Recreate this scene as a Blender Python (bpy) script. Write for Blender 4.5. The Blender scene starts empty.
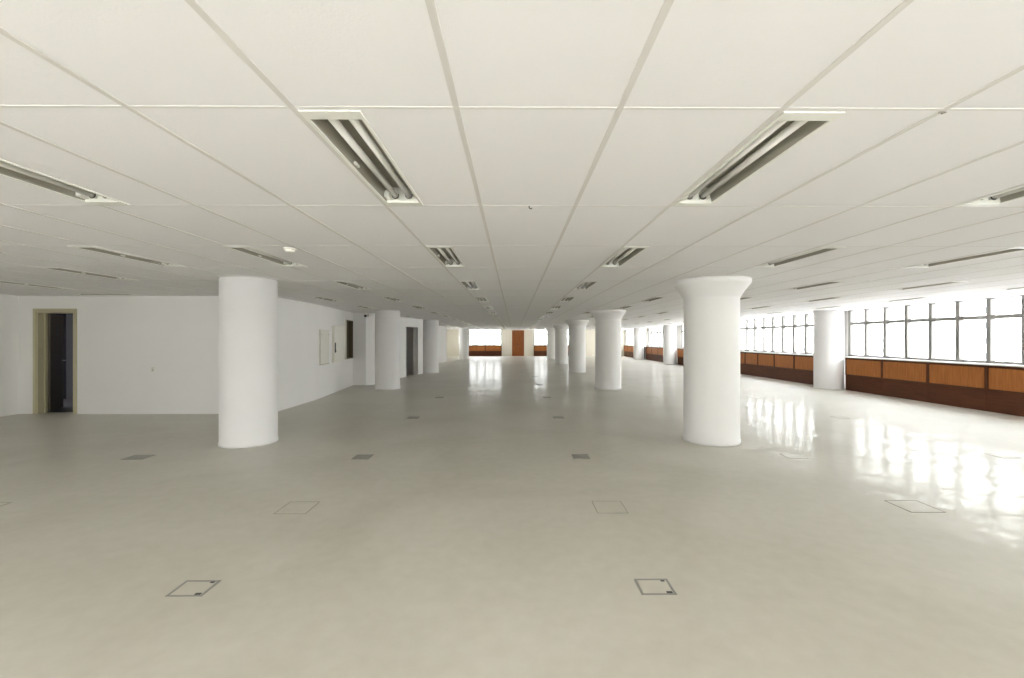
import bpy, math, random
from mathutils import Vector
random.seed(7)
S = bpy.context.scene
C = S.collection

# ------------------------------------------------------------------ camera, sky, exposure
F_PX, HC, HT = 445.0, 1.51, 2.395          # focal length in px, eye height, ceiling height
YAW = math.radians(0.35)
cam = bpy.data.cameras.new('camera'); cam_o = bpy.data.objects.new('camera', cam); C.objects.link(cam_o)
cam.sensor_width = 36.0; cam.lens = 36.0 * F_PX / 1024.0
cam_o.location = (0, 0, HC); cam_o.rotation_euler = (math.radians(90), 0, -YAW)
cam.shift_x = -(514 + F_PX * math.tan(YAW) - 512) / 1024.0
cam.shift_y = 0.5 / 1024.0
cam.clip_end = 2000; cam.clip_start = 0.02
S.camera = cam_o

w = bpy.data.worlds.new('overcast_sky'); S.world = w; w.use_nodes = True
wn = w.node_tree; wn.nodes.clear()
tc = wn.nodes.new('ShaderNodeTexCoord'); sp = wn.nodes.new('ShaderNodeSeparateXYZ')
cr = wn.nodes.new('ShaderNodeValToRGB'); bg = wn.nodes.new('ShaderNodeBackground'); ow = wn.nodes.new('ShaderNodeOutputWorld')
wn.links.new(tc.outputs['Generated'], sp.inputs[0]); wn.links.new(sp.outputs['Z'], cr.inputs[0])
cr.color_ramp.elements[0].position = 0.0; cr.color_ramp.elements[0].color = (1.0, 0.98, 0.975, 1)
cr.color_ramp.elements[1].position = 0.6; cr.color_ramp.elements[1].color = (0.94, 0.96, 1.0, 1)
wn.links.new(cr.outputs[0], bg.inputs[0]); bg.inputs[1].default_value = 4.7
wn.links.new(bg.outputs[0], ow.inputs[0])

sun = bpy.data.lights.new('sun', 'SUN'); sun.energy = 12.5; sun.angle = math.radians(1.0); sun.color = (1.0, 0.97, 1.06)
sun_o = bpy.data.objects.new('sun', sun); C.objects.link(sun_o)
SUN_DIR = Vector((0.10, 1.0, -0.78))                 # comes from behind the viewpoint, high
sun_o.rotation_euler = SUN_DIR.to_track_quat('-Z', 'Y').to_euler()

S.view_settings.view_transform = 'Standard'; S.view_settings.look = 'None'
S.view_settings.gamma = 1.0; S.view_settings.use_curve_mapping = False
S.view_settings.exposure = 1.70
cy = S.cycles
cy.use_denoising = True
cy.max_bounces = 12; cy.diffuse_bounces = 8; cy.glossy_bounces = 4; cy.transparent_max_bounces = 12
cy.sample_clamp_indirect = 20.0
cy.caustics_reflective = False; cy.caustics_refractive = False

# ------------------------------------------------------------------ materials
def nt(name):
    m = bpy.data.materials.new(name); m.use_nodes = True
    return m, m.node_tree, m.node_tree.nodes['Principled BSDF']

def paint(name, col, rough=0.6, var=0.03, scale=2.0, bump=0.02, bscale=60, metal=0.0, spec=0.5):
    m, t, b = nt(name)
    g = t.nodes.new('ShaderNodeNewGeometry')
    n = t.nodes.new('ShaderNodeTexNoise'); n.inputs['Scale'].default_value = scale; n.inputs['Detail'].default_value = 4
    t.links.new(g.outputs['Position'], n.inputs['Vector'])
    r = t.nodes.new('ShaderNodeMapRange'); r.inputs[3].default_value = 1 - var; r.inputs[4].default_value = 1 + var
    t.links.new(n.outputs['Fac'], r.inputs[0])
    mx = t.nodes.new('ShaderNodeVectorMath'); mx.operation = 'SCALE'; mx.inputs[0].default_value = col
    t.links.new(r.outputs[0], mx.inputs['Scale']); t.links.new(mx.outputs[0], b.inputs['Base Color'])
    b.inputs['Roughness'].default_value = rough; b.inputs['Metallic'].default_value = metal
    b.inputs['Specular IOR Level'].default_value = spec
    if bump:
        n2 = t.nodes.new('ShaderNodeTexNoise'); n2.inputs['Scale'].default_value = bscale; n2.inputs['Detail'].default_value = 3
        t.links.new(g.outputs['Position'], n2.inputs['Vector'])
        bp = t.nodes.new('ShaderNodeBump'); bp.inputs['Strength'].default_value = bump; bp.inputs['Distance'].default_value = 0.02
        t.links.new(n2.outputs['Fac'], bp.inputs['Height']); t.links.new(bp.outputs[0], b.inputs['Normal'])
    return m

def wood(name, c1, c2, rough=0.4, axis='Z'):
    m, t, b = nt(name)
    g = t.nodes.new('ShaderNodeNewGeometry'); mp = t.nodes.new('ShaderNodeMapping')
    mp.inputs['Scale'].default_value = (14, 14, 1.2) if axis == 'Z' else (1.2, 1.2, 14)
    t.links.new(g.outputs['Position'], mp.inputs[0])
    n = t.nodes.new('ShaderNodeTexNoise'); n.inputs['Scale'].default_value = 2.2; n.inputs['Detail'].default_value = 6; n.inputs['Distortion'].default_value = 0.6
    t.links.new(mp.outputs[0], n.inputs['Vector'])
    r = t.nodes.new('ShaderNodeValToRGB'); r.color_ramp.elements[0].position = .3; r.color_ramp.elements[1].position = .7
    r.color_ramp.elements[0].color = (*c1, 1); r.color_ramp.elements[1].color = (*c2, 1)
    t.links.new(n.outputs['Fac'], r.inputs[0]); t.links.new(r.outputs[0], b.inputs['Base Color'])
    b.inputs['Roughness'].default_value = rough; b.inputs['Specular IOR Level'].default_value = 0.2
    return m

FLOOR_GLOSS = 0.36
def floor_mat():
    m, t, b = nt('polished_floor')
    g = t.nodes.new('ShaderNodeNewGeometry')
    def noise(scale, det, dist=0, vec=None, sc=None):
        n = t.nodes.new('ShaderNodeTexNoise'); n.inputs['Scale'].default_value = scale; n.inputs['Detail'].default_value = det; n.inputs['Distortion'].default_value = dist
        if sc:
            mp = t.nodes.new('ShaderNodeMapping'); mp.inputs['Scale'].default_value = sc
            t.links.new(g.outputs['Position'], mp.inputs[0]); t.links.new(mp.outputs[0], n.inputs['Vector'])
        else: t.links.new(g.outputs['Position'], n.inputs['Vector'])
        return n
    n1 = noise(0.55, 6, 0.8); n2 = noise(9, 5)
    a = t.nodes.new('ShaderNodeMath'); a.operation = 'MULTIPLY_ADD'; a.inputs[1].default_value = 0.35
    t.links.new(n2.outputs['Fac'], a.inputs[0]); t.links.new(n1.outputs['Fac'], a.inputs[2])
    r = t.nodes.new('ShaderNodeValToRGB')
    r.color_ramp.elements[0].position = .40; r.color_ramp.elements[0].color = (0.50, 0.475, 0.395, 1)
    r.color_ramp.elements[1].position = .95; r.color_ramp.elements[1].color = (0.64, 0.615, 0.54, 1)
    t.links.new(a.outputs[0], r.inputs[0]); n3 = noise(0.9, 5, 1.0)
    mr = t.nodes.new('ShaderNodeMapRange'); mr.inputs[1].default_value = .3; mr.inputs[2].default_value = .7
    mr.inputs[3].default_value = 0.07; mr.inputs[4].default_value = 0.17
    t.links.new(n3.outputs['Fac'], mr.inputs[0]); 
    n4 = noise(2.0, 3, 0.5); n5 = noise(14, 3)
    ad = t.nodes.new('ShaderNodeMath'); ad.operation = 'MULTIPLY_ADD'; ad.inputs[1].default_value = 0.08
    t.links.new(n5.outputs['Fac'], ad.inputs[0]); t.links.new(n4.outputs['Fac'], ad.inputs[2])
    bp = t.nodes.new('ShaderNodeBump'); bp.inputs['Strength'].default_value = 0.8; bp.inputs['Distance'].default_value = 0.020
    t.links.new(ad.outputs[0], bp.inputs['Height'])
    t.nodes.remove(b); df = t.nodes.new('ShaderNodeBsdfDiffuse'); gl = t.nodes.new('ShaderNodeBsdfGlossy'); mx = t.nodes.new('ShaderNodeMixShader')
    fr = t.nodes.new('ShaderNodeFresnel'); fr.inputs[0].default_value = 1.45
    fm = t.nodes.new('ShaderNodeMath'); fm.operation = 'MULTIPLY'; fm.inputs[1].default_value = FLOOR_GLOSS
    t.links.new(fr.outputs[0], fm.inputs[0]); t.links.new(fm.outputs[0], mx.inputs[0])
    t.links.new(r.outputs[0], df.inputs[0]); t.links.new(mr.outputs[0], gl.inputs['Roughness'])
    for q in (gl,): t.links.new(bp.outputs[0], q.inputs['Normal'])
    t.links.new(df.outputs[0], mx.inputs[1]); t.links.new(gl.outputs[0], mx.inputs[2])
    g2 = t.nodes.new('ShaderNodeBsdfGlossy'); g2.inputs['Roughness'].default_value = 0.45; m2 = t.nodes.new('ShaderNodeMixShader')
    f2 = t.nodes.new('ShaderNodeMath'); f2.operation = 'MULTIPLY'; f2.inputs[1].default_value = 0.55
    t.links.new(fr.outputs[0], f2.inputs[0]); t.links.new(f2.outputs[0], m2.inputs[0]); t.links.new(mx.outputs[0], m2.inputs[1]); t.links.new(g2.outputs[0], m2.inputs[2])
    t.links.new(m2.outputs[0], t.nodes['Material Output'].inputs[0])
    return m

def glass_mat():
    m = bpy.data.materials.new('window_glass'); m.use_nodes = True; t = m.node_tree; t.nodes.clear()
    o = t.nodes.new('ShaderNodeOutputMaterial'); tr = t.nodes.new('ShaderNodeBsdfTransparent'); gl = t.nodes.new('ShaderNodeBsdfGlossy')
    tr.inputs[0].default_value = (0.93, 0.95, 0.94, 1); gl.inputs['Roughness'].default_value = 0.02
    fr = t.nodes.new('ShaderNodeFresnel'); gm = t.nodes.new('ShaderNodeNewGeometry')
    ir = t.nodes.new('ShaderNodeMapRange'); ir.inputs[3].default_value = 1.45; ir.inputs[4].default_value = 1/1.45
    t.links.new(gm.outputs['Backfacing'], ir.inputs[0]); t.links.new(ir.outputs[0], fr.inputs[0]); mx = t.nodes.new('ShaderNodeMixShader')
    t.links.new(fr.outputs[0], mx.inputs[0]); t.links.new(tr.outputs[0], mx.inputs[1]); t.links.new(gl.outputs[0], mx.inputs[2])
    t.links.new(mx.outputs[0], o.inputs[0])
    return m

M = dict(
    ceiling=paint('ceiling_tile_white', (0.85, 0.84, 0.85), 0.9, 0.012, 1.2, 0.06, 120),
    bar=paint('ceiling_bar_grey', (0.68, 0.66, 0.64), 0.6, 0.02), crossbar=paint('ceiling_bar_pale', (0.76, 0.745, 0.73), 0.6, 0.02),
    wall=paint('wall_white', (0.85, 0.84, 0.82), 0.7, 0.03, 1.5, 0.05, 30),
    cream=paint('wall_cream', (0.82, 0.78, 0.68), 0.7, 0.03),
    column=paint('column_white', (0.79, 0.78, 0.765), 0.6, 0.02, 2, 0.05, 20),
    floor=floor_mat(),
    lamp_white=paint('lamp_enamel', (0.82, 0.82, 0.77), 0.35, 0.01, bump=0),
    reflector=paint('lamp_reflector', (0.36, 0.345, 0.29), 0.45, 0.05, bump=0, metal=0.2),
    tube=paint('lamp_tube', (0.84, 0.83, 0.80), 0.2, 0.01, bump=0),
    cap=paint('tube_cap', (0.55, 0.54, 0.5), 0.3, 0.02, bump=0, metal=0.8),
    dark=paint('dark_plastic', (0.03, 0.03, 0.03), 0.4, 0.02, bump=0),
    alu=paint('window_aluminium', (0.22, 0.21, 0.195), 0.5, 0.04, bump=0),
    sill=paint('sill_stone', (0.75, 0.74, 0.71), 0.35, 0.03, bump=0),
    panel=wood('wood_panel_orange', (0.30, 0.105, 0.028), (0.42, 0.155, 0.042), 0.55),
    darkwood=wood('wood_dark', (0.075, 0.026, 0.011), (0.11, 0.038, 0.016), 0.6, 'X'),
    doorwood=wood('wood_door', (0.26, 0.085, 0.03), (0.34, 0.12, 0.04), 0.4),
    olive=paint('door_frame_cream', (0.50, 0.46, 0.31), 0.5, 0.03, bump=0),
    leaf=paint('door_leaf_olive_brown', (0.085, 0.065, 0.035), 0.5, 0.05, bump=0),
    room_shade=paint('unlit_room_shade', (0.045, 0.045, 0.055), 0.8, 0.05, bump=0),  # near-black colour stands for the shade inside the unlit rooms
    steel=paint('brushed_steel', (0.45, 0.45, 0.43), 0.35, 0.05, bump=0, metal=0.8),
    plastic=paint('white_plastic', (0.82, 0.80, 0.74), 0.4, 0.01, bump=0),
    panelgrey=paint('panel_metal_cream', (0.72, 0.70, 0.62), 0.4, 0.02, bump=0),
    boxframe=paint('floor_box_steel', (0.27, 0.26, 0.235), 0.5, 0.08, bump=0, metal=0.0),
    seam=paint('floor_seam', (0.26, 0.24, 0.19), 0.6, 0.1, bump=0),
    facade=paint('facade_white', (0.85, 0.86, 0.86), 0.8, 0.02, 0.2, bump=0),
    facadeglass=paint('facade_glass', (0.05, 0.06, 0.08), 0.2, 0.1, 0.3, bump=0),
    ground=paint('city_ground', (0.54, 0.53, 0.52), 0.9, 0.2, 0.02, bump=0),
    glass=glass_mat(),
)

# ------------------------------------------------------------------ mesh helpers
class MB:
    def __init__(s): s.v = []; s.f = []; s.smooth = []
    def quad(s, a, b, c, d):
        n = len(s.v); s.v += [a, b, c, d]; s.f.append((n, n+1, n+2, n+3)); s.smooth.append(False); return s
    def box(s, x0, x1, y0, y1, z0, z1):
        n = len(s.v)
        s.v += [(x0,y0,z0),(x1,y0,z0),(x1,y1,z0),(x0,y1,z0),(x0,y0,z1),(x1,y0,z1),(x1,y1,z1),(x0,y1,z1)]
        for q in ((0,3,2,1),(4,5,6,7),(0,1,5,4),(1,2,6,5),(2,3,7,6),(3,0,4,7)):
            s.f.append(tuple(n+i for i in q)); s.smooth.append(False)
        return s
    def slab(s, p, q, t, z0, z1):
        """vertical slab from plan point p to q, thickness t to the left of p->q"""
        d = Vector((q[0]-p[0], q[1]-p[1])); L = d.length; d /= L; nx, ny = -d.y*t, d.x*t
        n = len(s.v)
        pts = [(p[0],p[1]),(q[0],q[1]),(q[0]+nx,q[1]+ny),(p[0]+nx,p[1]+ny)]
        s.v += [(x,y,z0) for x,y in pts] + [(x,y,z1) for x,y in pts]
        for k in ((0,3,2,1),(4,5,6,7),(0,1,5,4),(1,2,6,5),(2,3,7,6),(3,0,4,7)):
            s.f.append(tuple(n+i for i in k)); s.smooth.append(False)
        return s
    def lathe(s, prof, cx=0, cy=0, seg=48, cap=True):
        n = len(s.v)
        for r, z in prof:
            for i in range(seg):
                a = 2*math.pi*i/seg; s.v.append((cx+r*math.cos(a), cy+r*math.sin(a), z))
        for j in range(len(prof)-1):
            for i in range(seg):
                k = (i+1) % seg
                s.f.append((n+j*seg+i, n+j*seg+k, n+(j+1)*seg+k, n+(j+1)*seg+i)); s.smooth.append(True)
        if cap:
            s.f.append(tuple(n+i for i in reversed(range(seg)))); s.smooth.append(False)
            s.f.append(tuple(n+(len(prof)-1)*seg+i for i in range(seg))); s.smooth.append(False)
        return s
    def rod(s, p, q, r, seg=16):
        p, q = Vector(p), Vector(q); d = (q-p).normalized()
        u = d.orthogonal().normalized(); v = d.cross(u); n = len(s.v)
        for e in (p, q):
            for i in range(seg):
                a = 2*math.pi*i/seg; s.v.append(tuple(e + u*r*math.cos(a) + v*r*math.sin(a)))
        for i in range(seg):
            k = (i+1) % seg; s.f.append((n+i, n+k, n+seg+k, n+seg+i)); s.smooth.append(True)
        s.f.append(tuple(n+i for i in reversed(range(seg)))); s.smooth.append(False)
        s.f.append(tuple(n+seg+i for i in range(seg))); s.smooth.append(False)
        return s
    def path(s, pts, r, seg=8):
        for a, b in zip(pts, pts[1:]): s.rod(a, b, r, seg)
        return s
    def build(s, name, mat, parent=None, loc=None, rz=0, bevel=0):
        me = bpy.data.meshes.new(name); me.from_pydata(s.v, [], s.f); me.update()
        me.polygons.foreach_set('use_smooth', s.smooth)
        me.materials.append(mat)
        o = bpy.data.objects.new(name, me); C.objects.link(o)
        if parent: o.parent = parent
        if loc: o.location = loc
        o.rotation_euler.z = rz
        if bevel:
            b = o.modifiers.new('bevel', 'BEVEL'); b.width = bevel; b.segments = 2; b.limit_method = 'ANGLE'
        return o

def tag(o, label, cat, group=None, kind=None):
    o['label'] = label; o['category'] = cat
    if group: o['group'] = group
    if kind: o['kind'] = kind
    return o
def empty(name, loc=(0,0,0), rz=0):
    o = bpy.data.objects.new(name, None); C.objects.link(o); o.location = loc; o.rotation_euler.z = rz
    o.empty_display_size = 0.1
    return o
def copy_tree(o, parent=None):
    c = o.copy(); C.objects.link(c)
    if parent: c.parent = parent
    for ch in list(o.children): copy_tree(ch, c)
    return c
def struct(o, label, cat): return tag(o, label, cat, kind='structure')
ORD = ['first','second','third','fourth','fifth','sixth','seventh','eighth','ninth','tenth','eleventh','twelfth','thirteenth','fourteenth','fifteenth','sixteenth','seventeenth']

# ------------------------------------------------------------------ plan
XL, XR, YB, YF = -10.04, 10.2, -3.6, 40.7
ZT = 2.62                                             # structural slab above the suspended ceiling
BAYS = [(-3.4,-0.55),(0.10,6.45),(6.79,13.47),(14.12,20.1),(20.85,27.0),(27.75,33.6),(34.3,40.5)]
SILL = 1.0

# floor
struct(MB().box(-13, XR+0.25, YB-0.25, YF+0.3, -0.3, 0).build('floor', M['floor']), 'polished beige floor with a glossy sheen across the empty hall', 'floor')
struct(MB().box(-13, XR+0.25, YB-0.25, YF+0.3, ZT, ZT+0.3).build('ceiling_slab', M['wall']), 'concrete slab hidden above the suspended white ceiling', 'ceiling')

# walls
wb = MB()
prev = YB-0.25
for a, b in BAYS:
    wb.box(XR-0.02, XR+0.25, prev, a, 0, ZT); wb.box(XR+0.02, XR+0.25, a, b, 0, SILL-0.03); wb.box(XR-0.06, XR+0.25, a, b, HT+0.005, ZT)
    prev = b
wb.box(XR-0.06, XR+0.25, prev, YF+0.3, 0, ZT)
struct(wb.build('wall_right', M['wall']), 'white wall piers around the long run of right side windows', 'wall')
LEFT_FILL_WIN = [(-3.0, 2.4)]  # unseen window, added to let in extra light on the left
wl = MB(); prev = YB
for a, b in LEFT_FILL_WIN: wl.box(XL-.2, XL, prev, a, 0, ZT); wl.box(XL-.2, XL, a, b, 0, SILL-.03); wl.box(XL-.2, XL, a, b, HT+.005, ZT); prev = b
wl.box(XL-.2, XL, prev, 9.30, 0, ZT)
struct(wl.build('wall_left', M['wall']), 'plain white side wall meeting the corner beside the open doorway', 'wall')

# rear alcove wall with a doorway
DX0, DX1, DZ = -9.68, -8.92, 2.075
wbk = MB()
wbk.box(XL-0.2, DX0, 9.08, 9.28, 0, ZT); wbk.box(DX1, -4.95, 9.08, 9.28, 0, ZT); wbk.box(DX0, DX1, 9.08, 9.28, DZ, ZT)
struct(wbk.build('wall_alcove', M['wall']), 'white wall with the open doorway behind the big near column', 'wall')
struct(MB().box(-8.84, -4.96, 9.066, 9.08, 0, 0.06).build('baseboard_alcove', M['wall']), 'low white baseboard along the wall right of the open doorway', 'baseboard')

# core walls running down the hall (plan polyline)
W = [(-4.95,9.08),(-4.96,11.18),(-5.31,14.72),(-4.90,14.75),(-4.68,14.97),(-4.47,17.45),(-4.03,19.7),(-4.90,20.0),(-4.88,28.6),(-4.56,30.3),(-6.5,30.4),(-6.5,YF+0.2)]
def lerp(p, q, t): return (p[0]+(q[0]-p[0])*t, p[1]+(q[1]-p[1])*t)
T = 0.2
# hatch window in W1 and doorway in W4
h0, h1, hz0, hz1 = 0.72, 0.99, 0.90, 2.12
d0, d1, dz = 0.25, 0.76, 2.03
wc = MB()
wc.slab(W[0], W[1], T, 0, ZT)
p, q = W[1], W[2]
wc.slab(p, lerp(p,q,h0), T, 0, ZT); wc.slab(lerp(p,q,h0), lerp(p,q,h1), T, 0, hz0); wc.slab(lerp(p,q,h0), lerp(p,q,h1), T, hz1, ZT); wc.slab(lerp(p,q,h1), q, T, 0, ZT)
struct(wc.build('wall_corridor', M['wall']), 'white wall carrying the grey service panels and dark hatch', 'wall')
wd = MB(); wd.slab(W[2], W[3], T, 0, ZT); wd.slab(W[3], W[4], T, 0, ZT); wd.slab(W[4], W[5], T, 0, ZT)
struct(wd.build('wall_nook', M['wall']), 'white wall corner jutting out behind the second left column', 'wall')
we = MB(); p, q = W[5], W[6]
we.slab(p, lerp(p,q,d0), T, 0, ZT); we.slab(lerp(p,q,d0), lerp(p,q,d1), T, dz, ZT); we.slab(lerp(p,q,d1), q, T, 0, ZT); we.slab(W[6], W[7], T, 0, ZT)
struct(we.build('wall_lobby', M['wall']), 'white wall with the narrow dark doorway down the left side', 'wall')
wf = MB(); wf.slab(W[7], W[8], T, 0, ZT); wf.slab(W[8], W[9], T, 0, ZT); wf.slab(W[9], W[10], T, 0, ZT)
struct(wf.build('wall_distant', M['wall']), 'white wall far down the left side before the cream recess', 'wall')
RECESS_FILL_WIN = (31.2, 39.8)  # unseen window opening, added to brighten the far end
wq = MB().box(-6.7,-6.5,30.3,RECESS_FILL_WIN[0],0,ZT).box(-6.7,-6.5,RECESS_FILL_WIN[1],YF+.2,0,ZT).box(-6.7,-6.5,*RECESS_FILL_WIN,0,SILL-.03).box(-6.7,-6.5,*RECESS_FILL_WIN,HT+.005,ZT)
struct(wq.build('wall_recess', M['cream']), 'cream side wall of the recess at the far left end', 'wall')

# end wall with windows and double door
EWL, EWR = (-4.15, -1.12), (1.80, 5.90)
DD = (-0.18, 0.92)
wend = MB()
for a, b in ((-6.7, EWL[0]), (EWL[1], DD[0]), (DD[1], EWR[0]), (EWR[1], XR+0.25)): wend.box(a, b, YF, YF+0.25, 0, ZT)
for a, b in (EWL, EWR): wend.box(a, b, YF, YF+0.25, 0, SILL-0.03); wend.box(a, b, YF, YF+0.25, HT+0.005, ZT)
wend.box(DD[0], DD[1], YF, YF+0.25, 2.34, ZT)
struct(wend.build('wall_end', M['cream']), 'cream far end wall around the brown double door and windows', 'wall')
struct(MB().box(-6.5, EWL[0], YF-0.015, YF, 0, 0.1).box(EWR[1], 9.9, YF-0.015, YF, 0, 0.1).build('baseboard_end', M['cream']), 'cream baseboard along the foot of the far end wall', 'baseboard')

# wall behind the camera, its unseen windows added to brighten the near hall
BACK_FILL_WIN = [(-5.2,-0.3),(0.3,5.2)]
wr = MB(); prev = XL-0.2
for a, b in BACK_FILL_WIN:
    wr.box(prev, a, YB-0.25, YB, 0, ZT); wr.box(a, b, YB-0.25, YB, 0, SILL-0.03); wr.box(a, b, YB-0.25, YB, HT+0.005, ZT); prev = b
wr.box(prev, XR, YB-0.25, YB, 0, ZT)
struct(wr.build('wall_back', M['wall']), 'white wall behind the viewpoint with windows added for light', 'wall')

# dark rooms behind the openings (built as shells, shade put into their colour)
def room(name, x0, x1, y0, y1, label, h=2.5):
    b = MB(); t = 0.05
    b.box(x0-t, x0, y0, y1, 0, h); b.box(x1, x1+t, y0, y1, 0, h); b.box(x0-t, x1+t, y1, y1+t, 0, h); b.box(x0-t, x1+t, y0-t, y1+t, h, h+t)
    struct(b.build(name, M['room_shade']), label, 'wall')
struct(MB().box(-11.4, -8.6, 9.29, 11.4, 0, .004).build('floor_shade_sheet', M['room_shade']), 'floor sheet coloured dark for the shade in the unlit room beyond the open doorway', 'floor')  # dark sheet over the floor, puts the room's shade into colour
room('wall_store_room', -11.4, -8.6, 9.30, 11.4, 'walls of the unlit room beyond the open doorway, coloured dark for shade')
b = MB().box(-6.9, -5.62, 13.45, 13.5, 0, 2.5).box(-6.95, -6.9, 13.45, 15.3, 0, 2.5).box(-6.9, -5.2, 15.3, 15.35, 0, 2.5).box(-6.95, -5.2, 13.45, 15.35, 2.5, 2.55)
struct(b.build('wall_hatch_room', M['room_shade']), 'interior behind the hatch in the left wall, coloured dark for shade', 'wall')
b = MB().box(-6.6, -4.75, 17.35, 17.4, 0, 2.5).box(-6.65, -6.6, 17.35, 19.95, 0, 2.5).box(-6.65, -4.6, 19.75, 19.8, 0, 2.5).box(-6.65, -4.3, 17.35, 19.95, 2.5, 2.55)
struct(b.build('wall_lobby_room', M['room_shade']), 'room seen through the narrow left doorway, coloured dark for shade', 'wall')

# ------------------------------------------------------------------ windows
def portal(name, loc, rot, sx, sy):
    l = bpy.data.lights.new(name, 'AREA'); l.shape = 'RECTANGLE'; l.size = sx; l.size_y = sy; l.cycles.is_portal = True
    o = bpy.data.objects.new(name, l); C.objects.link(o); o.location = loc; o.rotation_euler = rot
wcount = [0]
def window(a, b, plane, axis, n, label, transom=1.99):
    """a window frame along axis ('Y' for the right wall, 'X' for the end walls)"""
    wcount[0] += 1
    e = empty('window_%d' % wcount[0], (plane, (a+b)/2, SILL) if axis == 'Y' else ((a+b)/2, plane, SILL))
    struct(e, label, 'window')
    def bx(mb, u0, u1, t0, t1, z0, z1):
        c = (a+b)/2
        if axis == 'Y': mb.box(t0, t1, u0-c, u1-c, z0-SILL, z1-SILL)
        else: mb.box(u0-c, u1-c, t0, t1, z0-SILL, z1-SILL)
    hw = 0.045
    fr = MB(); bx(fr, a, b, -.035, .035, SILL, SILL+0.055); bx(fr, a, b, -.035, .035, HT-0.02, HT+0.01)
    bx(fr, a, a+2*hw, -.035, .035, SILL, HT); bx(fr, b-2*hw, b, -.035, .035, SILL, HT)
    fr.build('window_frame', M['alu'], e)
    tr = MB(); bx(tr, a+.04, b-.04, -.045, .03, transom-.042, transom+.042); tr.build('transom', M['alu'], e)
    st = (b-a)/n
    for i in range(1, n):
        m = MB(); u = a+i*st; bx(m, u-hw, u+hw, -.05, .05, SILL+.05, HT-.015); m.build('mullion', M['alu'], e)
    g = MB(); bx(g, a+.02, b-.02, .004, .010, SILL+.05, HT-.01); g.build('glass', M['glass'], e)
    return e
names = ['window behind the viewpoint on the right', 'window nearest the viewpoint on the right', 'long grey framed window over the nearest brown cabinets on the right',
         'grey framed window seen between the big right column and the wall column', 'grey framed window partly hidden behind the nearest right column',
         'small bright window between the two distant right wall columns', 'most distant window on the right wall, beside the end corner']
NP = [6, 10, 10, 9, 9, 9, 9]
for (a, b), n, l in zip(BAYS, NP, names):
    window(a, b, XR, 'Y', n, l)
    portal('window_portal', (XR+0.3, (a+b)/2, (SILL+HT)/2), (0, math.radians(90), 0), HT-SILL, b-a)
window(EWL[0], EWL[1], YF+0.05, 'X', 4, 'bright end wall window left of the brown double door')
window(EWR[0], EWR[1], YF+0.05, 'X', 8, 'bright end wall window right of the brown double door')
for a, b in (EWL, EWR): portal('window_portal', ((a+b)/2, YF+0.3, (SILL+HT)/2), (math.radians(-90), 0, 0), b-a, HT-SILL)
for k, (a, b) in enumerate(BACK_FILL_WIN):
    window(a, b, YB-0.05, 'X', 6, 'unseen window added for light in the wall behind the viewpoint, %s along' % ORD[k])
    portal('window_portal', ((a+b)/2, YB-0.3, (SILL+HT)/2), (math.radians(90), 0, 0), b-a, HT-SILL)

for k, (a, b) in enumerate(LEFT_FILL_WIN):
    window(a, b, XL-.05, 'Y', 7, 'unseen window added for light in the plain side wall on the left, %s along' % ORD[k])
    portal('window_portal', (XL-.3, (a+b)/2, (SILL+HT)/2), (0, math.radians(-90), 0), HT-SILL, b-a)
window(RECESS_FILL_WIN[0], RECESS_FILL_WIN[1], -6.55, 'Y', 12, 'unseen window added for light in the side of the cream recess at the far left')
portal('window_portal', (-6.8, sum(RECESS_FILL_WIN)/2, (SILL+HT)/2), (0, math.radians(-90), 0), HT-SILL, RECESS_FILL_WIN[1]-RECESS_FILL_WIN[0])

# ------------------------------------------------------------------ sill cabinets and sills
XC = 9.94
def cabinet_proto(wd, name='sill_cabinet'):
    """unit along local Y 0..wd, front at x=0, depth 0.24 in +x"""
    e = empty(name)
    D = 0.24
    cb = MB(); cb.box(0.03, D, 0.002, wd-0.002, 0.45, 0.965)
    cb.box(0.0, 0.03, 0.002, 0.03, 0.45, 0.965); cb.box(0.0, 0.03, wd-0.03, wd-0.002, 0.45, 0.965); cb.box(0, 0.03, 0.03, wd-0.03, 0.925, 0.965); cb.box(0, 0.03, 0.03, wd-0.03, 0.45, 0.468)
    cb.build('carcass', M['darkwood'], e)
    MB().box(0.004, 0.024, 0.045, wd-0.045, 0.475, 0.915).build('panel', M['panel'], e, bevel=0.003)
    MB().box(0.012, D, 0.002, wd-0.002, 0.0, 0.445).build('plinth', M['darkwood'], e)
    return e
where = {2:'under the nearest right hand windows', 3:'between the big right column and wall column', 4:'behind the nearest right column',
         5:'between the distant right wall columns', 6:'in the far right corner', 1:'beside the viewpoint on the right'}
CUTS = {1:[0.1,1.37,2.64,3.91,5.18,6.45], 2:[6.79,7.98,9.31,10.64,11.97,13.30], 3:[14.2,15.75,16.95,18.10,19.1,20.1], 4:[20.85,22.08,23.31,24.54,25.77,27.0],
        5:[27.9,29.3,30.7,32.1,33.5], 6:[34.5,36.0,37.5,39.0,40.2]}
protos = {}
def cab(wd):
    k = round(wd, 2)
    if k not in protos: protos[k] = cabinet_proto(wd); return protos[k]
    return copy_tree(protos[k])
for bi, cuts in CUTS.items():
    n = len(cuts)-1
    for i in range(n):
        c = cab(cuts[i+1]-cuts[i]); c.location = (XC, cuts[i], 0); c.rotation_euler.z = 0
        tag(c, 'brown wooden sill cabinet %s, %s from the front' % (where[bi], ORD[i]), 'cabinet', 'wood panelled cabinets under the right side windows')
    s = MB().box(XC-0.02, XR+0.0, cuts[0]-0.02, cuts[-1]+0.02, 0.968, 0.998).build('window_sill', M['sill'], bevel=0.004)
    tag(s, 'pale stone window sill running over the cabinets ' + where[bi], 'sill', kind='structure')
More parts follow.
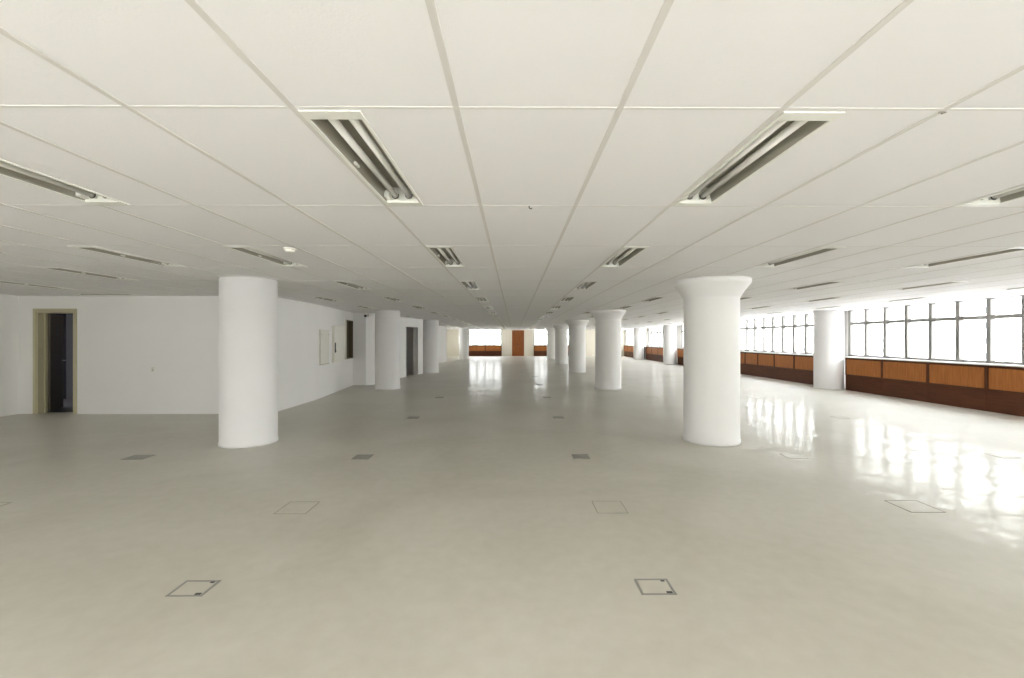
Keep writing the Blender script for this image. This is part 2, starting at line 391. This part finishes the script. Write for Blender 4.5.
def end_cabs(x0, x1, n, side):
    for i in range(n):
        wd = (x1-x0)/n; c = cab(wd); c.location = (x0+i*wd, YF-0.26, 0)
        # front must face -Y : rotate local +x -> +Y , local y -> -X
        c.location = (x0+(i+1)*wd, YF-0.26, 0); c.rotation_euler.z = math.radians(90)
        tag(c, 'reddish brown cabinet on the end wall %s of the double door, %s from the %s' % (side, ORD[i] if side=='right' else ORD[n-1-i], 'door'), 'cabinet', 'wood panelled cabinets under the end windows')
    s = MB().box(x0-0.02, x1+0.02, YF-0.28, YF+0.0, 0.968, 0.998).build('window_sill', M['sill'])
    tag(s, 'pale sill over the end wall cabinets %s of the double door' % side, 'sill', kind='structure')
end_cabs(-4.12, -1.12, 2, 'left'); end_cabs(1.80, 5.80, 3, 'right')

# ------------------------------------------------------------------ doors
e = struct(empty('door_1', (0.37, YF, 0)), 'reddish brown double door in the middle of the far end wall', 'door')
W2 = (DD[1]-DD[0])/2
MB().box(-W2, W2, .1, .12, 0, 2.34).box(-W2, -W2+.05, -.03, .1, 0, 2.34).box(W2-.05, W2, -.03, .1, 0, 2.34).box(-W2, W2, -.03, .1, 2.29, 2.34).build('door_frame', M['doorwood'], e)
for sx in (-1, 1):
    a, b = sorted((sx*.002, sx*(W2-.052)))
    lf = MB().box(a, b, 0.0, .045, .008, 2.288).build('door_leaf', M['doorwood'], e, bevel=.004)
    MB().box(sx*.05-.012, sx*.05+.012, -.012, 0, .98, 1.16).rod((sx*.05,-.012,1.06),(sx*.05,-.05,1.06),.009).rod((sx*.05,-.05,1.06),(sx*.14,-.05,1.06),.009).build('handle', M['dark'], lf)

e = struct(empty('door_2', (DX0, 9.08, 0)), 'cream framed doorway with dark door standing open in the alcove wall', 'door')
wdt = DX1-DX0
fr = MB()
fr.box(-.06, .0, -.015, .215, 0, DZ+.06).box(wdt, wdt+.06, -.015, .215, 0, DZ+.06).box(0, wdt, -.015, .215, DZ, DZ+.06)
fr.box(0, .025, .0, .2, 0, DZ).box(wdt-.025, wdt, .0, .2, 0, DZ).box(.025, wdt-.025, 0, .2, DZ-.025, DZ).box(.025, .05, .12, .15, 0, DZ-.025)
fr.build('door_frame', M['olive'], e)
lf = MB().box(0, .72, -.02, .02, .01, DZ-.035).build('door_leaf', M['leaf'], e, loc=(.045, .20, 0), rz=math.radians(120), bevel=.003)
MB().box(.33, .385, -.024, -.02, 1.62, 1.80).build('door_sign', M['dark'], lf)
MB().rod((.65,-.02,1.05),(.65,-.07,1.05),.009).rod((.65,-.07,1.05),(.54,-.07,1.05),.009).build('handle', M['steel'], lf)

p, q = lerp(W[5],W[6],d0), lerp(W[5],W[6],d1)
ang = math.atan2(q[1]-p[1], q[0]-p[0]); L = math.dist(p, q)
e = struct(empty('door_3', (p[0], p[1], 0), ang), 'narrow dark doorway with brown door further down the left wall', 'door')
MB().box(-.03,.0,-.01,.21,0,dz+.03).box(L,L+.03,-.01,.21,0,dz+.03).box(0,L,-.01,.21,dz,dz+.03).build('door_frame', M['wall'], e)
lf = MB().box(0,.80,-.02,.02,.01,dz-.01).build('door_leaf', M['darkwood'], e, loc=(.03,.16,0), rz=math.radians(38))
MB().rod((.72,-.02,1.02),(.72,-.07,1.02),.01).rod((.72,-.07,1.02),(.6,-.07,1.02),.01).build('handle', M['steel'], lf)

# hatch window (dark opening with grey side frame)
p, q = lerp(W[1],W[2],h0), lerp(W[1],W[2],h1)
ang1 = math.atan2(W[2][1]-W[1][1], W[2][0]-W[1][0]); L = math.dist(p, q)
e = struct(empty('window_17', (p[0], p[1], hz0), ang1), 'dark unglazed hatch opening high beside the wall service panels', 'window')
H = hz1-hz0
MB().box(0,.035,-.05,.0,0,H).box(.035,L,-.012,0,-.02,.0).box(.035,L,-.012,0,H,H+.02).build('window_frame', M['panelgrey'], e)
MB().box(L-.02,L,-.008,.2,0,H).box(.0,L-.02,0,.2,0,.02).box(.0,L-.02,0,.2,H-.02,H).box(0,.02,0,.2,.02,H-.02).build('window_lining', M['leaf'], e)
MB().box(.02,L-.02,.13,.15,.02,H-.02).build('hatch_shade_sheet', M['leaf'], e)  # dark sheet standing for the shade inside the open hatch

# ------------------------------------------------------------------ columns
def flared():
    p = [(0.40,0.0),(0.40,0.05),(0.392,0.055),(0.39,0.3),(0.388,2.11)]
    for i in range(1, 11):
        t = i/10; p.append((0.388+0.145*t**1.25, 2.11+0.22*t))
    p += [(0.536,2.36),(0.536,HT-0.001)]
    return MB().lathe(p, seg=64)
def plain(r=0.373):
    return MB().lathe([(r+.006,0),(r+.006,.04),(r,.045),(r,HT-.03),(r-.004,HT-.028),(r-.004,HT-.001)], seg=64)
col_mesh = {}
def column(kind, x, y, label, group):
    if kind not in col_mesh:
        e = empty('column'); (flared() if kind == 'f' else plain(0.39 if kind == 'w' else 0.373)).build('shaft', M['column'], e)
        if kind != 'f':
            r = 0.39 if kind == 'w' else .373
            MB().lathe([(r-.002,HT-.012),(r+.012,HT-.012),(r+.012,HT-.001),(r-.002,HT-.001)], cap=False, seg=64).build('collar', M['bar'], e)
        col_mesh[kind] = e
    else: e = copy_tree(col_mesh[kind])
    e.location = (x, y, 0)
    tag(e, label, 'column', group, 'thing')
    return e
COLS = []
for i, y in enumerate((6.65, 13.69, 20.45, 27.2, 34.0)):
    column('f', 2.9 if i else 2.955, y, 'white round column with flared top, %s one back on the right of the aisle' % ORD[i] if i else 'large white round column with flared top, nearest on the right', 'flared columns along the right of the aisle'); COLS.append((2.9, y, .56))
for i, y in enumerate((6.56, 13.69, 20.4, 34.0)):
    column('p', (-3.89, -3.88, -3.83, -3.83)[i], y, ['large plain white round column nearest on the left, before the alcove wall', 'plain white round column standing in front of the left wall nook',
        'plain white round column past the narrow dark left doorway', 'small distant white column left of the end wall windows'][i], 'plain columns on the left of the aisle'); COLS.append((-3.93, y, .40))
for i, y in enumerate((6.65, 13.69, 20.45, 27.2, 34.0)):
    column('w', 9.72 if i < 3 else 9.55, y, ['white column beside the right windows, nearest the viewpoint', 'white round column standing against the nearest right cabinets', 'white window column hidden behind the big right column',
        'white window column seen between the two nearest aisle columns', 'most distant white column against the right windows'][i], 'columns against the right windows'); COLS.append((9.74, y, .42))

# ------------------------------------------------------------------ ceiling lights
LW, LL = 0.238, 1.205
def make_light():
    e = empty('ceiling_light')
    x0, x1, y0, y1, f, g = 0, LW, 0, LL, .014, .062
    ix0, ix1, iy0, iy1 = f, LW-f, g, LL-g
    fr = MB(); z0, z1 = -.006, .004
    fr.box(x0, ix0, y0, y1, z0, z1).box(ix1, x1, y0, y1, z0, z1).box(ix0, ix1, y0, iy0, z0, z1).box(ix0, ix1, iy1, y1, z0, z1)
    fr.build('frame', M['lamp_white'], e)
    rf = MB(); t = .095; tx0, tx1 = ix0+.02, ix1-.02
    rf.quad((ix0,iy0,0),(ix0,iy1,0),(tx0,iy1,t),(tx0,iy0,t)); rf.quad((ix1,iy1,0),(ix1,iy0,0),(tx1,iy0,t),(tx1,iy1,t))
    cx = LW/2                                            # a low ridge between the two tubes
    rf.quad((tx0,iy0,t),(tx0,iy1,t),(cx-.012,iy1,t-.005),(cx-.012,iy0,t-.005)); rf.quad((cx-.012,iy0,t-.005),(cx-.012,iy1,t-.005),(cx,iy1,t-.03),(cx,iy0,t-.03))
    rf.quad((cx,iy0,t-.03),(cx,iy1,t-.03),(cx+.012,iy1,t-.005),(cx+.012,iy0,t-.005)); rf.quad((cx+.012,iy0,t-.005),(cx+.012,iy1,t-.005),(tx1,iy1,t),(tx1,iy0,t))
    rf.build('reflector', M['reflector'], e)
    ho = MB().box(0.002, LW-.002, .004, LL-.004, t+.002, t+.006).box(.002,.008,.004,LL-.004,.004,t+.002).box(LW-.008,LW-.002,.004,LL-.004,.004,t+.002)
    ho.box(.008,LW-.008,.004,.01,.004,t+.002).box(.008,LW-.008,LL-.01,LL-.004,.004,t+.002)
    ho.build('housing', M['lamp_white'], e)
    for yy, s in ((iy0, 1), (iy1, -1)):
        a, b = sorted((yy, yy+s*.006)); MB().box(ix0, ix1, a, b, 0, t).build('end_plate', M['lamp_white'], e)
    for k, tx in enumerate((cx-.043, cx+.043)):
        tb = MB().rod((tx, iy0+.045, .034), (tx, iy1-.045, .034), .0175, 20).build('tube', M['tube'], e)
        MB().rod((tx, iy0+.022, .034), (tx, iy0+.045, .034), .018, 20).build('tube_cap', M['cap'], tb)
        MB().rod((tx, iy1-.045, .034), (tx, iy1-.022, .034), .018, 20).build('tube_cap', M['cap'], tb)
        for yy, s in ((iy0, 1), (iy1, -1)):
            a, b = sorted((yy+s*.006, yy+s*.022))
            h = MB().box(tx-.019, tx+.019, a, b, .012, .075).build('lamp_holder', M['lamp_white'], e)
            y2 = yy+s*.024
            MB().path([(tx+.021*math.cos(u), y2, .034+.021*math.sin(u)) for u in [math.radians(d) for d in range(-200, 21, 22)]], .0028, 6).build('socket_ring', M['dark'], h)
    MB().box(ix0+.004, ix0+.036, iy1-.075, iy1-.006, .008, .05).build('starter_cover', M['lamp_white'], e, bevel=.004)
    MB().rod((ix0+.012, iy0+.48, .012), (ix0+.012, iy0+.53, .012), .008).build('starter', M['lamp_white'], e)
    return e
light0 = make_light()
# a plainer copy source for the distant ones, which show no holders
light_far = empty('ceiling_light')
for ch in list(light0.children):
    if ch.name.split('.')[0] in ('frame', 'reflector', 'housing', 'tube', 'end_plate'):
        c = ch.copy(); C.objects.link(c); c.parent = light_far
HOLES = []; first = [True, True]
rowname = {}
def hits(x0, y0, w_, l_):
    for cx, cyy, r in COLS:
        nx = min(max(cx, x0), x0+w_); ny = min(max(cyy, y0), y0+l_)
        if (nx-cx)**2+(ny-cyy)**2 < (r+.03)**2: return True
    return False
def inside_core(x, y):
    # is a plan point left of the core wall line
    if y < 9.0: return x < XL+.1
    pts = W
    xl = -99
    for a, b in zip(pts, pts[1:]):
        lo, hi = sorted((a[1], b[1]))
        if lo <= y <= hi and hi-lo > 0.15: xl = max(xl, a[0]+(b[0]-a[0])*(y-a[1])/(b[1]-a[1]))
    return x < xl+.05
def place_light(x0, y0, label, group):
    near = y0 < 15
    k = 0 if near else 1
    src = light0 if near else light_far
    o = src if first[k] else copy_tree(src); first[k] = False
    o.location = (x0, y0, HT); HOLES.append((x0, x0+LW, y0, y0+LL))
    tag(o, label, 'ceiling light', group)
    return o
ROWS = [(1.034, 1.7, 'first row right of the aisle'), (-.845, 1.7, 'first row left of the aisle'), (2.909, 1.7, 'second row right of the aisle'), (-2.765, 1.7, 'second row left of the aisle'),
        (4.784, 1.7, 'third row right of the aisle'), (6.659, 1.7, 'fourth row right of the aisle'), (8.534, 1.7, 'row beside the right windows'),
        (-4.225, 4.2, 'third row left of the aisle'), (-5.845, 5.45, 'fourth row left of the aisle'), (-7.97, 6.7, 'row nearest the alcove doorway')]
for X0, Y0, rn in ROWS:
    i = 0; y = Y0
    while y < 39.5:
        x = X0 + .013
        if hits(x, y, LW, LL): x -= .625 if X0 > 0 else -.25
        if hits(x, y, LW, LL) or inside_core(x-.05, y) or inside_core(x-.05, y+LL) or (y < 9.08 < y+LL and X0 < -5):
            y += 2.5; continue
        place_light(x, y+.02, 'recessed twin tube ceiling light, unlit, %s, %s from the front' % (rn, ORD[i]), 'recessed ceiling lights, ' + rn)
        i += 1; y += 2.5
# one light set crosswise in front of the alcove wall
o = copy_tree(light0); o.rotation_euler.z = math.radians(90); o.location = (-7.42, 8.62, HT)
tag(o, 'recessed ceiling light set crosswise above the alcove wall, near the open doorway', 'ceiling light', 'recessed ceiling lights crosswise')
HOLES.append((-7.42-LL, -7.42, 8.62, 8.62+LW))

# ------------------------------------------------------------------ suspended ceiling with openings for the lights
cb = MB()
xs = [-.22+.625*k for k in range(-21, 18)]; ys = [1.70+1.25*k for k in range(-6, 33)]
xs = [max(-13.0, min(XR+.05, x)) for x in xs]; ys = [max(YB-.1, min(YF+.1, y)) for y in ys]
for xa, xb in zip(xs, xs[1:]):
    for ya, yb in zip(ys, ys[1:]):
        if xb-xa < 1e-4 or yb-ya < 1e-4: continue
        hh = [(max(xa,a+.002),min(xb,b-.002),max(ya,c+.002),min(yb,d-.002)) for a,b,c,d in HOLES if a < xb-1e-3 and b > xa+1e-3 and c < yb-1e-3 and d > ya+1e-3]
        if not hh: cb.quad((xa,ya,HT),(xa,yb,HT),(xb,yb,HT),(xb,ya,HT)); continue
        ux = sorted({xa, xb, *[h[0] for h in hh], *[h[1] for h in hh]}); uy = sorted({ya, yb, *[h[2] for h in hh], *[h[3] for h in hh]})
        for a, b in zip(ux, ux[1:]):
            for c, d in zip(uy, uy[1:]):
                mx, my = (a+b)/2, (c+d)/2
                if any(h[0] < mx < h[1] and h[2] < my < h[3] for h in hh): continue
                cb.quad((a,c,HT),(a,d,HT),(b,d,HT),(b,c,HT))
struct(cb.build('ceiling', M['ceiling']), 'white suspended tile ceiling with a thin grey grid of bars', 'ceiling')
gb = MB(); BWD = .012
def bar_segments(lo, hi, blocks):
    cur = lo
    for a, b in sorted(blocks):
        if a > cur: yield cur, a
        cur = max(cur, b)
    if cur < hi: yield cur, hi
for x in xs:
    if XL < x < XR-.1:
        for a, b in bar_segments(YB, YF, [(h[2], h[3]) for h in HOLES if h[0] < x+BWD-.003 and h[1] > x-BWD+.003] + [(cyy-math.sqrt(r*r-(x-cx)**2), cyy+math.sqrt(r*r-(x-cx)**2)) for cx, cyy, r in COLS if abs(x-cx) < r]): gb.box(x-BWD, x+BWD, a, b, HT-.0025, HT+.001)
cbr = MB()
for y in ys:
    if YB < y < YF:
        for a, b in bar_segments(XL, XR-.07, [(h[0], h[1]) for h in HOLES if h[2] < y+.007 and h[3] > y-.007] + [(cx-math.sqrt(r*r-(y-cyy)**2), cx+math.sqrt(r*r-(y-cyy)**2)) for cx, cyy, r in COLS if abs(y-cyy) < r]): cbr.box(a, b, y-.008, y+.008, HT-.0018, HT+.001)
struct(cbr.build('ceiling_cross_trim', M['crossbar']), 'thin pale cross bars of the white suspended ceiling', 'ceiling grid')
struct(gb.build('ceiling_grid_trim', M['bar']), 'thin grey bars gridding the white suspended ceiling', 'ceiling grid')

# small ceiling fittings
e = tag(empty('smoke_detector', (-2.17, 4.32, HT)), 'small round white smoke detector on the ceiling near the left column', 'smoke detector')
MB().lathe([(.055,0),(.06,-.008),(.058,-.02)], seg=32).build('base', M['plastic'], e)
MB().lathe([(.045,-.02),(.046,-.032),(.035,-.042),(.012,-.045)], seg=32).build('cover', M['plastic'], e)
MB().path([(0,0,0),(0,0,-.012),(.012,0,-.02),(.02,0,-.012)], .003).build('ceiling_hook', M['dark'], loc=(.10, 2.94, HT-.003))
tag(bpy.data.objects['ceiling_hook'], 'tiny dark hook on a ceiling bar between the two front lights', 'hook')
MB().box(-.014,.014,-.003,.003,-.004,0).box(-.003,.003,-.003,.003,-.008,-.004).build('ceiling_clip', M['boxframe'], loc=(1.66, 1.715, HT-.003))
tag(bpy.data.objects['ceiling_clip'], 'tiny dark clip on the ceiling bar beside the front right light', 'clip')

# ------------------------------------------------------------------ wall fittings
def on_wall(t): x, y = lerp(W[1], W[2], t); return (x, y)
dirv = Vector((W[2][0]-W[1][0], W[2][1]-W[1][1])); Lw = dirv.length
def wall_t(px):                     # parameter along the panel wall seen at image column px
    k = (px-514)/F_PX; a, b = W[1], W[2]
    return (k*a[1]-a[0])/((b[0]-a[0])-k*(b[1]-a[1]))
t0, t1 = wall_t(319.5), wall_t(329); p = on_wall(t0); L1 = (t1-t0)*Lw
e = tag(empty('electrical_panel', (p[0], p[1], .84), ang1), 'flat cream service panel with dark seam, first on the left wall', 'electrical panel')
MB().box(0, L1, -.02, 0, 0, .93).build('frame', M['panelgrey'], e); MB().box(.03, L1-.03, -.028, -.02, .03, .90).build('door', M['panelgrey'], e)
MB().box(.012,.03,-.0215,-.02,.02,.91).box(L1-.03,L1-.02,-.0215,-.02,.02,.91).box(.012,L1-.02,-.0215,-.02,.018,.03).build('seam', M['seam'], e)
MB().rod((L1-.1,-.028,.8),(L1-.1,-.036,.8),.015).rod((.1,-.028,.8),(.1,-.036,.8),.015).build('lock', M['steel'], e)
t0, t1 = wall_t(332.5), wall_t(342.5); p = on_wall(t0); L2 = (t1-t0)*Lw
e = tag(empty('fuse_box', (p[0], p[1], .86), ang1), 'deep cream wall box with black handle, second on the left wall', 'fuse box')
MB().box(0, L2, -.05, 0, 0, 1.04).build('body', M['panelgrey'], e, bevel=.004)
MB().box(.01, L2-.01, -.066, -.05, .012, 1.028).build('door', M['panelgrey'], e, bevel=.003)
MB().box(.03, .06, -.09, -.066, .28, .56).box(.03,.08,-.095,-.09,.3,.36).build('handle', M['dark'], e)
p = (-5.05, 14.69)
e = tag(empty('security_camera', (-4.86, 14.72, 2.30), math.radians(-5)), 'small black and white security camera high on the left wall nook', 'camera')
MB().box(.03, .10, -.05, -.0, -.04, .06).build('bracket', M['plastic'], e)
MB().lathe([(.0,-.055),(.03,-.05),(.045,-.02),(.045,.02),(.0,.025)], cx=-.02, cy=-.06, seg=20, cap=False).build('lens_dome', M['dark'], e)
MB().rod((-.02,-.05,.0),(.06,-.03,.02),.014).build('arm', M['plastic'], e)
t = wall_t(347); p = on_wall(t)
e = tag(empty('wall_socket', (p[0], p[1], .31), ang1), 'small white wall socket low below the dark hatch', 'socket')
MB().box(-.05,.05,-.01,0,0,.12).build('plate', M['plastic'], e, bevel=.003); MB().rod((0,-.0115,.06),(0,-.01,.06),.022).build('insert', M['panelgrey'], e)
e = tag(empty('wall_plate', (-7.33, 9.08, .86)), 'tiny metal wall plate halfway up the alcove wall', 'wall plate')
MB().box(-.03,.03,-.008,0,0,.09).build('plate', M['panelgrey'], e, bevel=.002); MB().rod((0,-.011,.03),(0,-.008,.03),.012).build('knob', M['steel'], e)

# ------------------------------------------------------------------ floor boxes
def floor_box(kind, x0, x1, y0, y1, label, group):
    e = empty('floor_box', (x0, y0, 0)); w_, l_ = x1-x0, y1-y0; z = .0025
    f = .014 if kind == 'steel' else .005
    m = M['boxframe'] if kind == 'steel' else M['seam']
    MB().box(0,f,0,l_,-.01,z).box(w_-f,w_,0,l_,-.01,z).box(f,w_-f,0,f,-.01,z).box(f,w_-f,l_-f,l_,-.01,z).build('frame', m, e)
    MB().box(f+.002, w_-f-.002, f+.002, l_-f-.002, -.01, z-.0006).build('lid', M['floor'] if kind != 'dark' else M['boxframe'], e)
    if kind == 'steel':
        g = MB(); g.box(w_-.055, w_-.02, .016, .034, 0, z+.001).box(w_-.05, w_-.025, l_-.032, l_-.018, 0, z+.001); g.build('cable_slot', M['dark'], e)
    tag(e, label, 'floor box', group); return e
nm = ['far left', 'left of centre', 'right of centre', 'right side', 'window side']
XS = [(-4.95,-4.68),(-2.05,-1.835),(.755,.965),(3.50,3.74),(6.22,6.45)]
rows = [(2.625,2.80,'steel','nearest'), (3.86,4.15,'seam','second'), (5.62,5.85,'dark','third'), (8.50,8.72,'dark','fourth'), (11.5,11.75,'dark','fifth'), (14.8,15.05,'dark','sixth'), (18.0,18.25,'dark','seventh')]
for j, (ya, yb, kd, rn) in enumerate(rows):
    for i, (xa, xb) in enumerate(XS):
        if j == 0 and i not in (1, 2): continue
        if j >= 2 and i > 2: kd = 'seam'
        if j == 1: xa, xb = xa-.03, xb+.03
        if i == 0 and j > 2: continue
        if j > 4 and i in (1,): continue
        if j == 0: lab = 'steel framed square floor box, %s on the bare floor in front' % ('left one' if i == 1 else 'right one')
        else: lab = '%s floor box set flush in the beige floor, %s row, %s' % ({'seam':'faint outlined','dark':'dark grey'}[kd], rn, nm[i])
        floor_box(kd, xa, xb, ya, yb, lab, 'flush floor boxes')

# ------------------------------------------------------------------ outside
struct(MB().box(-600, 700, -500, 900, -32, -30).build('exterior_ground', M['ground']), 'pale city ground far below the windows', 'ground')
def tower(x0, x1, y0, y1, h, label, floors=3.0, n=5):
    e = tag(empty('apartment_tower', ((x0+x1)/2, y0, -30)), label, 'building', 'pale towers outside the right windows')
    wx = (x1-x0)/2
    MB().box(-wx, wx, 0, y1-y0, 0, 30+h).box(-wx-.3, wx+.3, -.3, y1-y0+.3, 30+h, 30.8+h).build('facade', M['facade'], e)
    wn_ = MB(); nx = n; step = 2*wx/nx
    k = 0
    while k*floors+4 < 28+h:
        z = k*floors+3.6
        for i in range(nx):
            a = -wx+i*step+step*.2; wn_.box(a, a+step*(.62 if i % 3 else .4), -.05, .02, z, z+1.3)
        k += 1
    wn_.build('window_rows', M['facadeglass'], e)
    return e
tower(86, 96, 86, 98, 14, 'pale apartment tower seen through the nearest right window', n=4)
tower(96, 106, 125, 140, 6, 'paler distant tower seen left of the nearest tower', n=4)
tower(78, 100, 150, 165, 2, 'low distant pale block outside the right windows', n=8)
